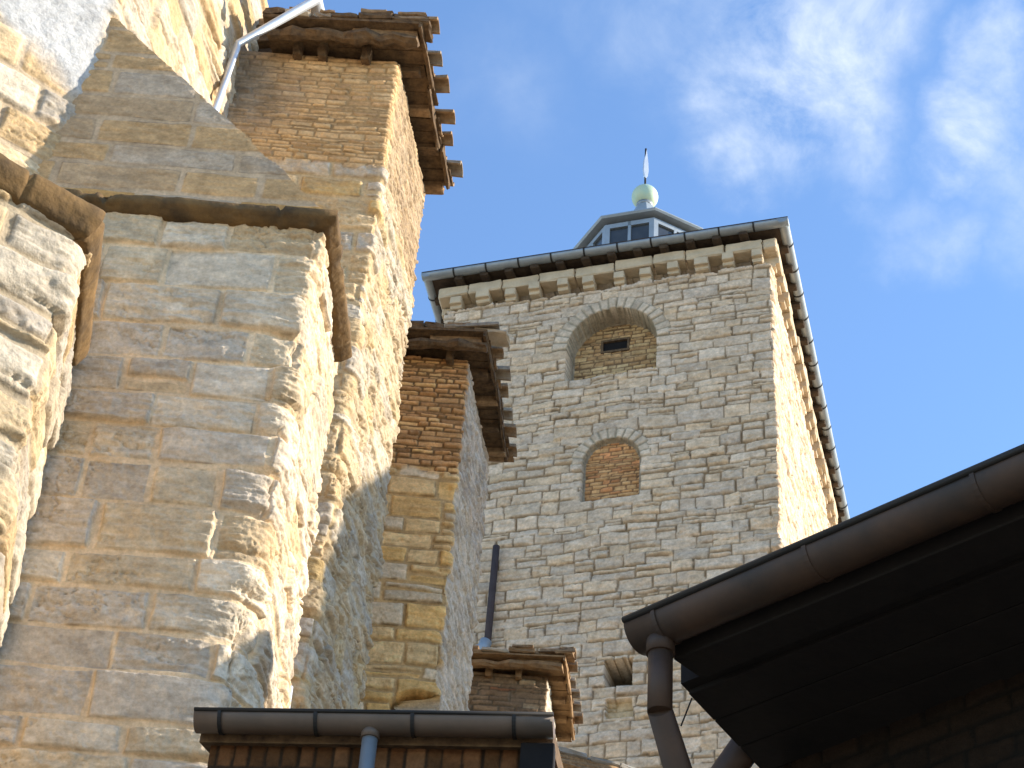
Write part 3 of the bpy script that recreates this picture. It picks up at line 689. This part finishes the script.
# ================================================================== bell tower
RF = np.array((5.73, 32.4)); uf = np.array((-0.9454, 0.3259)); LF = RF + uf * 7.9
RB = RF + 11.6 * np.array((0.295, 0.9555)); LB = LF + 11.6 * np.array((0.22, 0.9755))
tower = tag(empty('bell_tower', (3.5, 39, 0)), 'tall square stone bell tower with bricked-up arches and a lantern on its roof', 'tower')
ARCH = [(7.9 - 3.74, 1.05, 30.12, 31.07, 0.33), (7.9 - 3.655, 0.64, 26.62, 27.63, 0.27)]     # centre, radius, sill, spring, ring
def arch_in(U, Z, a, grow=0.0):
    cx, r, s, sp, _ = a; r = r + grow
    return (np.abs(U - cx) < r) & (Z > s - grow * 0) & ((Z < sp) | (np.hypot(U - cx, Z - sp) < r))
def fieldT(U, Z, L):
    T_G = (0.48, 0.435, 0.375); T_T = (0.50, 0.435, 0.35); T_B = (0.45, 0.415, 0.37); T_P = (0.52, 0.47, 0.405)
    h, c = masonry(U, Z, ch=0.262, chj=0.4, sl=(0.34, 0.88), jw=0.007, bev=0.018, jd=0.05, off=0.03, tilt=0.12, pill=0.006, rough=0.025, strat=0.018,
                   pal=((T_G, 3), (T_T, 2.0), (T_B, 1.3), (T_P, 1.6)), mort=(0.24, 0.20, 0.145), seed=105, tint=(1.22, 1.03, 0.84), stain=0.35, warp=0.07, jn=1.6, split=0.25, stainc=(0.46, 0.39, 0.28))
    uc = L[1]
    front = U < uc
    # worn, uneven lower courses
    low = sst(27.5, 25.5, Z)
    h = h + 0.035 * low * fbm(U * 1.3, Z * 6, 107, 4)
    h = h + corner_erode(U, Z, uc, 0.05, 0.35, 109) * (0.35 + low)
    # flank: long vertical swellings and pale sunlit stone
    fl = sst(0.0, 0.4, U - uc)
    h = h + fl * (0.07 * fbm(U * 0.9, Z * 0.25, 111, 3) + 0.035 * fbm(U * 1.2, Z * 7, 113, 4, 0.6))
    for i, a in enumerate(ARCH):
        cx, r, s, sp, rg = a
        rad = np.hypot(U - cx, Z - sp); ang = np.arctan2(Z - sp, U - cx)
        n = 19 if i == 0 else 13
        t = ang / pi * n; ti = np.floor(t); dj = np.minimum(t - ti, 1 - (t - ti)) * pi / n * rad
        dr = np.minimum(rad - r, r + rg * (0.85 + 0.3 * hsh(ti, ti * 0 + i, 121)) - rad)
        ring = front & (Z > sp) & (dr > 0)
        m = sst(0.008, 0.035, np.minimum(dj, dr + 0.006))
        hv = m * (0.012 + 0.03 * (hsh(ti, ti * 0, 123) - .5) + 0.015 * fbm(U * 7, Z * 7, 125, 3)) - (1 - m) * 0.02
        cv = np.array((0.49, 0.435, 0.365)) * (0.80 + 0.36 * hsh(ti, ti * 0, 127))[..., None] * (1 + 0.2 * fbm(U * 6, Z * 6, 129, 3))[..., None]
        cv = cv * np.array((1.18, 1.03, 0.87)) * m[..., None] + np.array((0.30, 0.25, 0.17)) * (1 - m[..., None])
        h = np.where(ring, hv, h); c = np.where(ring[..., None], cv, c)
        inn = front & arch_in(U, Z, a)
        hb, cb = brick(U, Z, 131 + i, (((0.46, 0.34, 0.20), 3), ((0.40, 0.27, 0.15), 2), ((0.42, 0.24, 0.13) if i else (0.50, 0.39, 0.24), 2)), (0.16, 0.11, 0.07), ch=0.085, sl=(0.18, 0.4), off=0.02, jd=0.03)
        if i: cb = cb * np.array((1.16, 1.0, 0.90)) * (1 + 0.12 * sst(27.4, 27.9, Z))[..., None]
        edge = inn & ~(arch_in(U, Z, (cx, r - 0.035, s + 0.02, sp, rg)))
        cb = np.where(edge[..., None], np.array((0.30, 0.25, 0.18)) * (0.8 + 0.4 * hsh(ti, ti * 0, 133))[..., None], cb); hb = np.where(edge, 0.0, hb)
        dep = 0.55 if i == 0 else 0.16
        h = np.where(inn, hb - dep, h); c = np.where(inn[..., None], cb, c)
    # two small put-log recesses low down
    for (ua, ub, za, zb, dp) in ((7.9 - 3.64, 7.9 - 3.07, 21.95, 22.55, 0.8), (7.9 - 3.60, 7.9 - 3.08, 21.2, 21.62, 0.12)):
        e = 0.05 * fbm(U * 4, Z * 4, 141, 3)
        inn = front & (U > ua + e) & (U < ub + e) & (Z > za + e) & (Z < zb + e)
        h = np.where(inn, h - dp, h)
        if dp > 0.3: c = np.where(inn[..., None], c * 0.12 + np.array((0.05, 0.04, 0.027)), c)  # shadow of the deep recess is put into its colour
        if dp < 0.3: c = np.where(inn[..., None], c * 0.4 + np.array((0.38, 0.26, 0.11)) * 0.6, c)
    h = np.where((Z > 32.81 + 0.05 * fbm(U * 5, Z * 0, 161, 2)) & (Z < 33.19), -0.5, h)
    # opening of the little window in the upper arch
    wi = front & (np.abs(U - WINC) < 0.30) & (np.abs(Z - 31.45) < 0.15)
    h = np.where(wi, -1.1, h)
    return h, c
WINC = 7.9 - 3.74 - 0.05
zs = np.concatenate([frange(0, 19.2, 0.8), frange(19.2, 33.52, 0.026)[1:]])
def splitT(U, Z):
    k = np.zeros(U.shape, int)
    fr_ = U < 7.9
    for i, a in enumerate(ARCH):
        cx, r, s, sp, rg = a; rad = np.hypot(U - cx, Z - sp)
        k[fr_ & (Z > sp) & (rad > r) & (rad < r + rg)] = 3 + i
        k[fr_ & arch_in(U, Z, a)] = 1 + i
    return k
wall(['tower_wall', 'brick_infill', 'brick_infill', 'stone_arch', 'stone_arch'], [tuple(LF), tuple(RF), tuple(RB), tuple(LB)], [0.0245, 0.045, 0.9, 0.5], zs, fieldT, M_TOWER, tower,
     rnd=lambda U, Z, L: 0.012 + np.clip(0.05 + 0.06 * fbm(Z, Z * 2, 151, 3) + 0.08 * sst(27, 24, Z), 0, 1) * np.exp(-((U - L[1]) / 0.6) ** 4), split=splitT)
fu = Vector((uf[0], uf[1], 0)); fo = Vector((-0.3259, -0.9454, 0)); up = Vector((0, 0, 1))
rd = Vector((0.295, 0.9555, 0)).normalized(); ro = Vector((rd.y, -rd.x, 0))
ld = Vector((0.22, 0.9755, 0)).normalized(); lo_ = Vector((-ld.y, ld.x, 0))
RF3 = Vector((*RF, 0)); LF3 = Vector((*LF, 0))
# window frame
wc = RF3 + fu * (7.9 - WINC) + up * 31.45 - fo * 0.53
bm = bmesh.new()
for (du_, dz_, w_, h_) in ((-0.34, -0.20, 0.68, 0.06), (-0.34, 0.14, 0.68, 0.06), (-0.34, -0.14, 0.05, 0.28), (0.29, -0.14, 0.05, 0.28)):
    box_bm(bm, wc + fu * du_ + up * dz_, fu * w_, -fo * 0.1, up * h_, 0.002, 0)
bm_obj('window_frame', bm, M_WOOD, tower)
bm = bmesh.new(); box_bm(bm, wc - fu * 0.31 - up * 0.16 - fo * 0.06, fu * 0.62, -fo * 0.03, up * 0.32); bm_obj('dark_opening_pane', bm, M_SOFF, tower)  # near-black pane standing in for the unlit depth of the opening
# cornice blocks and corbels
random.seed(3)
def course(base, along, outw, length, zc, first):
    s = first
    while s < length - 0.15:
        l = random.uniform(0.7, 1.0); l = min(l, length + 0.17 - s)
        block('cornice_stone', base + along * (s + 0.008) - outw * 0.25 + up * (33.16 + random.uniform(-.025, .025)), along * (l - 0.02), outw * (0.25 + 0.18 + random.uniform(-.04, .03)), up * 0.30, M_CORN, tower, 0.012, 2, 0.03)
        s += l
    n = int(length / 0.63); st = length / n
    for i in range(n):
        w_ = random.uniform(0.24, 0.33); a = base + along * ((i + 0.5) * st - w_ / 2 + random.uniform(-.05, .05)) - outw * 0.2 + up * (32.84 + random.uniform(-.03, .03))
        bm = bmesh.new(); box_bm(bm, a, along * w_, outw * (0.2 + 0.19 + random.uniform(-.05, .03)), up * 0.31)
        for v in bm.verts:                                          # quarter-round lower edge
            pass
        eds = [e for e in bm.edges if all((v.co - a).dot(outw) > 0.28 and (v.co - a).z < 0.1 for v in e.verts)]
        bmesh.ops.bevel(bm, geom=eds, offset=0.10, segments=4, affect='EDGES')
        bmesh.ops.bevel(bm, geom=[e for e in bm.edges if e.calc_length() > 0.15], offset=0.015, segments=1, affect='EDGES')
        for v in bm.verts: v.co += Vector((random.uniform(-1, 1), random.uniform(-1, 1), random.uniform(-1, 1))) * 0.008
        bm_obj('corbel', bm, M_CORN, tower)
M_CORN = plain_mat('cornice_stone', (0.60, 0.47, 0.31), (0.42, 0.33, 0.22), 2.6, 0.93, 0.6, dist=0.03)
course(LF3, -fu, fo, 7.9, 0, -0.17)
course(RF3, rd, ro, 11.6, 0, -0.0)
course(LF3, ld, lo_, 6.0, 0, 0.0)
# eaves: rafters, boards, gutter
GZ = 33.70; OV = 0.50
RFo = RF3 + fo * OV + ro * OV; LFo = LF3 + fo * OV + lo_ * OV
RBo = RFo + rd * 13; LBo = LFo + ld * 13
bm = bmesh.new()
vs = [bm.verts.new(v + up * (GZ + 0.03)) for v in (LFo, RFo, RBo, LBo)]; ce = bm.verts.new(Vector((3.37, 39.1, GZ + 2.2)))
lo2 = [bm.verts.new(v + up * (GZ - 0.08)) for v in (LFo - fo * .1 - lo_ * .1, RFo - fo * .1 - ro * .1, RBo - ro * .1, LBo - lo_ * .1)]
for i in range(4): bm.faces.new((vs[i], vs[(i + 1) % 4], ce)); bm.faces.new((vs[i], lo2[i], lo2[(i + 1) % 4], vs[(i + 1) % 4]))
bm.faces.new(lo2[::-1]); bm_obj('tower_roof', bm, M_DWOOD, tower)
def rafters(base, along, outw, n, st):
    for i in range(n):
        a = base + along * (0.3 + i * st) - outw * 0.25 + up * (33.48 + random.uniform(-.02, .02))
        block('rafter', a, along * 0.2, outw * (0.25 + 0.38), up * 0.14, M_DWOOD, tower, 0.008, 1, 0.02)
rafters(LF3, -fu, fo, 12, 0.63); rafters(RF3, rd, ro, 17, 0.66); rafters(LF3, ld, lo_, 6, 0.8)
gr = 0.13
def tower_gutter(a, b, outw, ns):
    half_gutter('gutter', a + up * GZ - outw * gr, b + up * GZ - outw * gr, gr, M_ZINC, tower)
    d = b - a
    for i in range(1, ns): strap('gutter_strap', a + d * (i / ns) + up * GZ - outw * gr, d, gr, M_DARK, tower, 0.04, 0.012)
tower_gutter(LFo, RFo, fo, 11); tower_gutter(RFo + up * 0.004, RBo + up * 0.004, ro, 15); tower_gutter(LBo + up * 0.004, LFo + up * 0.004, lo_, 15)
# drain pipe on the tower face
q0 = RF3 + fu * (7.9 - 1.815) + fo * 0.13; q0 = Vector((-0.03, 34.37, 0)) + fo * 0.12
q1 = Vector((-0.06, 34.38, 0)) + fo * 0.12
tube('downpipe', [q0 + up * 25.6, q1 + up * 23.2, q1 + up * 0.0], 0.075, M_PLUM, tower, 14)
tube('pipe_shoe', [q1 + up * 23.15 + fo * 0.10, q1 + up * 22.95 + fo * 0.14 + fu * 0.05, q1 + up * 22.75 + fo * 0.30 + fu * 0.25], 0.13, M_ZINCL, tower, 14)

# lantern
LCN = Vector((3.37, 39.1, 0)); ang0 = atan2(fo.y, fo.x)
def octa(r, z, off=pi / 8): return [LCN + Vector((cos(ang0 + off + k * pi / 4) * r, sin(ang0 + off + k * pi / 4) * r, z)) for k in range(8)]
def frustum(name, rings, material, cap=True):
    bm = bmesh.new(); R = [[bm.verts.new(p) for p in octa(r, z)] for r, z in rings]
    for a, b in zip(R[:-1], R[1:]):
        for k in range(8): bm.faces.new((a[k], a[(k + 1) % 8], b[(k + 1) % 8], b[k]))
    if cap: bm.faces.new(R[0][::-1]); bm.faces.new(R[-1])
    return bm_obj(name, bm, material, tower)
LZ = 39.10
frustum('lantern_base', [(1.78, 34.8), (1.78, LZ - 0.95)], M_ZINCL)
lan = frustum('lantern_roof', [(1.7, LZ - 0.10), (1.94, LZ - 0.08), (1.98, LZ - 0.03), (1.98, LZ), (0.82, LZ + 0.40), (0.78, LZ + 0.45)], M_ZINCL)
for k in range(8):
    a, b = octa(1.78, 0)[k], octa(1.78, 0)[(k + 1) % 8]; d = (b - a); n = Vector((d.y, -d.x, 0)).normalized()
    bm = bmesh.new()
    for (s, w_, z0_, h_) in ((0.0, 0.10, LZ - 0.948, 0.75), (0.90, 0.10, LZ - 0.948, 0.75), (0.47, 0.06, LZ - 0.948, 0.75), (0.10, 0.80, LZ - 0.35, 0.155)):
        box_bm(bm, a + d * s - n * 0.10 + up * z0_, d * w_, n * 0.10, up * h_)
    bm_obj('lantern_frame', bm, M_ZINCL, tower)
    bm = bmesh.new(); box_bm(bm, a + d * 0.1 - n * 0.08 + up * (LZ - 0.94), d * 0.8, n * 0.02, up * 0.6); bm_obj('lantern_pane', bm, M_GLASS, tower)
frustum('lantern_cone', [(0.80, LZ + 0.40), (0.62, LZ + 0.95), (0.20, LZ + 2.05)], M_ZINCL)
def ball(name, c, r, material, sc=1.0):
    bm = bmesh.new(); bmesh.ops.create_uvsphere(bm, u_segments=32, v_segments=20, radius=r)
    for v in bm.verts: v.co = c + Vector((v.co.x, v.co.y, v.co.z * sc))
    return bm_obj(name, bm, material, tower, True)
BZ = 41.45
ball('copper_ball', LCN + up * BZ, 0.38, M_COP)
tube('ball_collar', [LCN + up * (BZ - 0.42), LCN + up * (BZ - 0.30)], 0.24, M_ZINC, tower)
tube('vane_pole', [LCN + up * (BZ + 0.3), LCN + up * (BZ + 2.0)], 0.03, M_DARK, tower, 8)
# weather vane seen almost edge-on: a slim flame-shaped blade
bm = bmesh.new(); prof = [(0.0, 0.75), (0.06, 0.85), (0.09, 1.1), (0.075, 1.4), (0.04, 1.7), (0.01, 1.95), (-0.02, 1.7), (-0.06, 1.45), (-0.075, 1.1), (-0.04, 0.85)]
for sgn in (-1, 1): pass
vd = Vector((0.9, 0.436, 0)); vn_ = Vector((-0.436, 0.9, 0))
f1 = [bm.verts.new(LCN + vd * a + vn_ * 0.035 + up * (BZ + z)) for a, z in prof]; f2 = [bm.verts.new(LCN + vd * a - vn_ * 0.035 + up * (BZ + z)) for a, z in prof]
bm.faces.new(f1); bm.faces.new(f2[::-1])
for i in range(len(prof)): bm.faces.new((f1[i], f1[(i + 1) % len(prof)], f2[(i + 1) % len(prof)], f2[i]))
bm_obj('weather_vane', bm, M_ZPIPE, tower)

# ================================================================== low annex in front of the buttress
annex = tag(empty('annex', (-0.6, 10.2, 0)), 'low dark brick annex with a straight brown half-round gutter at its top', 'building')
def annex_build():
    A = Vector((-1.61, 9.49, 7.0)); B = Vector((0.36, 9.25, 7.0)); d = (B - A).normalized(); n = Vector((d.y, -d.x, 0))  # n towards the camera
    r = 0.085
    half_gutter('gutter', A - n * r, B - n * r, r, M_BGUT, annex)
    tube('gutter_bead', [A + up * 0.006, B + up * 0.006], 0.012, M_DARK, annex, 8)
    L_ = (B - A).length
    for s in (0.14, 0.66, 1.18, 1.72): strap('gutter_strap', A - n * r + d * (s / 1.87 * L_ * 0.97), d, r, M_DARK, annex, 0.02, 0.008)
    # wall
    p = A - n * 0.24 + d * 0.05; q = B - n * 0.24 - d * 0.02
    path = [(p.x, p.y), (q.x, q.y), (q.x + 0.28, q.y + 2.0), (p.x + 0.28, p.y + 2.0)]
    def fw(U, Z, L):
        return masonry(U, Z, ch=0.20, chj=0.1, sl=(0.07, 0.10), jw=0.004, bev=0.012, jd=0.012, off=0.006, tilt=0.05, pill=0.002, seed=205, split=0, warp=0.006,
                       pal=(((0.13, 0.062, 0.028), 3), ((0.09, 0.045, 0.02), 2), ((0.17, 0.09, 0.045), 1)), mort=(0.04, 0.027, 0.018), rough=0.005, strat=0, stain=0.2, stainc=(0.08, 0.05, 0.03))
    zs = np.concatenate([frange(0, 6.2, 0.8), frange(6.2, 6.93, 0.01)[1:]])
    wall('annex_wall', path, [0.01, 0.1, 0.5, 0.5], zs, fw, M_STONE, annex)
    # corner board at the right
    block('corner_board', Vector((q.x, q.y, 0)) - d * 0.16 + n * 0.02, d * 0.185, n * 0.1, up * 6.9, M_SOFF, annex, 0, 0, 0.005)
    # fascia and roof
    bm = bmesh.new()
    a = A - n * 0.175 + d * 0.01; bm2 = bm
    v = [a - up * 0.10, a + d * (L_ - 0.02) - up * 0.10, a + d * (L_ - 0.02) + up * 0.02, a + up * 0.02]
    back = -n * 1.55
    hi = [x + back + up * 0.42 for x in v]
    V_ = [bm.verts.new(x) for x in v + hi]
    for f in ((0, 1, 2, 3), (4, 7, 6, 5), (3, 2, 6, 7), (0, 4, 5, 1), (1, 5, 6, 2), (0, 3, 7, 4)): bm.faces.new([V_[i] for i in f])
    bm_obj('annex_roof', bm, M_WOOD, annex)
    # downpipe
    o = A + d * ((B - A).length * 0.494) - n * r - up * r
    tube('downpipe', [o + up * 0.035, o - up * 0.03], 0.052, M_BGUT, annex, 18)
    tube('downpipe', [o - up * 0.03, o - up * 0.6, Vector((o.x, o.y, 0))], 0.043, M_ZINC, annex, 18)
annex_build()

# ================================================================== house with the dark eave at the right
house = tag(empty('eave_house', (2.5, 8.5, 0)), 'dark house corner with deep black eave and brown gutter at lower right', 'house')
def house_build():
    A = Vector((0.555, 7.055, 6.2)); B = Vector((1.93, 5.68, 6.2)); d = (B - A).normalized(); E_ = A + d * 5.0
    inn = Vector((0.55, 0.835, 0)); n = Vector((d.y, -d.x, 0))
    if n.dot(inn) > 0: n = -n                                        # n points out, over the lane
    r = 0.105
    # rim of the gutter sits on A..B: axis pulled in by r
    half_gutter('gutter', A - n * r, E_ - n * r, r, M_HGUT, house, 18)
    tube('gutter_bead', [A + up * 0.008, E_ + up * 0.008], 0.016, M_DARK, house, 8)
    for s in (0.16, 0.94, 1.72, 2.5): strap('gutter_strap', A - n * r + d * s, d, r, M_HGUT, house, 0.02, 0.005)
    # eave slab: boarded soffit and roof over it
    e = inn.normalized()
    C0 = Vector((0.84, 7.39, 6.2)) - up * 0.02
    a = A - n * 0.20 + d * 0.03
    bm = bmesh.new()
    base = [C0 - d * 0.0 , C0 + d * 6.0 , C0 + d * 6.0 + e * 7, C0 + e * 7]
    low = [x - up * 0.06 for x in base]; top = [base[0] + up * 0.06, base[1] + up * 0.06, base[2] + up * 2.0, base[3] + up * 2.0]
    vl = [bm.verts.new(x) for x in low]; vt = [bm.verts.new(x) for x in top]
    bm.faces.new(vl[::-1]); bm.faces.new(vt)
    for i in range(4): bm.faces.new((vl[i], vl[(i + 1) % 4], vt[(i + 1) % 4], vt[i]))
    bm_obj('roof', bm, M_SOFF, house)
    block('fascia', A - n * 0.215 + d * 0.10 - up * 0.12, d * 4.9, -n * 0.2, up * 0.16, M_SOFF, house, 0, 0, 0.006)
    # soffit boards
    for i in range(6):
        b0 = C0 + e * (0.06 + i * 0.26) - up * 0.085
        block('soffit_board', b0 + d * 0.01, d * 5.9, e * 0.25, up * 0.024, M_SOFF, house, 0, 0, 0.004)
    # wall below
    w0 = Vector((1.30, 8.10, 0)); w1 = Vector((2.27, 7.03, 0)); dw = (w1 - w0).normalized(); w0 = w0 + dw * 0.12; w1 = w0 + dw * 6
    path = [(w0.x, w0.y), (w1.x, w1.y), (w1.x + 3.5, w1.y + 5), (w0.x + 3.0, w0.y + 4.5)]
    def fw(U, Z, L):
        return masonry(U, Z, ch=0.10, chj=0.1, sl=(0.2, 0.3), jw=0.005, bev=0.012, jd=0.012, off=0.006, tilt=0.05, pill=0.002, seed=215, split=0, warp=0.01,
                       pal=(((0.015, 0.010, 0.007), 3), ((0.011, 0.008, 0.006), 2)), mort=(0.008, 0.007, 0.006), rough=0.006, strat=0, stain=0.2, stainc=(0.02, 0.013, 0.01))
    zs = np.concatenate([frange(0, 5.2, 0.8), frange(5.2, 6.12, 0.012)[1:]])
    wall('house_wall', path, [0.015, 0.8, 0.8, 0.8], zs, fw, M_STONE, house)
    # downpipe with an elbow back to the wall
    o = A - n * r + d * 0.12 - up * r
    e1 = o - up * 0.33
    e2 = e1 + (Vector((1.12, 7.95, 5.2)) - e1) * 1.0
    tube('pipe_outlet', [o + up * 0.05, o - up * 0.05], 0.062, M_HGUT, house, 20)
    tube('downpipe', [o - up * 0.02, e1], 0.053, M_HGUT, house, 20)
    tube('downpipe', [e1 + up * 0.01, e2, Vector((e2.x, e2.y, 0))], 0.053, M_HGUT, house, 20)
    # return gutter round the corner
    g1 = Vector((1.19, 8.02, 6.2)); g2 = Vector((1.0, 8.30, 5.98))
    gd = (g2 - g1)
    tube('gutter_return', [g1 - gd * 0.6 - up * 0.05, g2 + gd * 0.9 - up * 0.05], 0.075, M_HGUT, house, 18)
    tube('cable', [unproj(692, 698, 7.5), unproj(681, 726, 7.6)], 0.004, M_DARK, house, 6)
house_build()
block('caster_chimney', Vector((5.05, 11.66, 7.4)), Vector((0.55, 0, 0)), Vector((0, 0.95, 0)), Vector((0, 0, 3.75)), M_PLASTER, house, 0.004, 1, 0.02)  # unseen chimney, added so its shadow falls on the corner buttress
bm = bmesh.new(); ca = Vector((5.325, 11.95, 11.75)); cq = [bm.verts.new(p) for p in ((5.0, 11.6, 11.152), (5.65, 11.6, 11.152), (5.65, 12.66, 11.152), (5.0, 12.66, 11.152))]; cp = bm.verts.new(ca)
bm.faces.new(cq[::-1])
for i in range(4): bm.faces.new((cq[i], cq[(i + 1) % 4], cp))
bm_obj('caster_chimney_cap', bm, M_TILE, house)

# ================================================================== unseen gabled house, added and shaped to throw shade on the tall and third buttresses
gable = tag(empty('caster_house', (19, 22, 0)), 'unseen cream gabled house across the lane, added to shade the buttresses', 'house')
def gable_build():
    X0, X1, Y0, Y1 = 13.0, 22.0, 16.25, 28.0
    ze, zr, yr = 19.3, 27.0, 22.0
    bm = bmesh.new(); pr = [(Y0, 0), (Y1, 0), (Y1, 21.0), (24.2, 27.0), (21.2, 27.0), (20.2, 24.6), (18.1, 20.6), (Y0, 18.9)]
    a = [bm.verts.new((X0, y, z)) for y, z in pr]; b = [bm.verts.new((X1, y, z)) for y, z in pr]
    bm.faces.new(a); bm.faces.new(b[::-1])
    for i in range(len(pr)): bm.faces.new((a[i], b[i], b[(i + 1) % len(pr)], a[(i + 1) % len(pr)]))
    bm_obj('wall', bm, M_PLASTER, gable)
    for k in range(4):
        for j in range(5):
            y = 17.6 + k * 2.6; z = 2.0 + j * 3.3
            f = block('window', Vector((X0 - 0.06, y, z)), Vector((0.1, 0, 0)), Vector((0, 1.1, 0)), Vector((0, 0, 1.7)), M_WOOD, gable, 0, 0, 0.01)
            block('pane', Vector((X0 - 0.085, y + 0.1, z + 0.1)), Vector((0.02, 0, 0)), Vector((0, 0.9, 0)), Vector((0, 0, 1.5)), M_GLASS, f, 0, 0, 0.004)
gable_build()
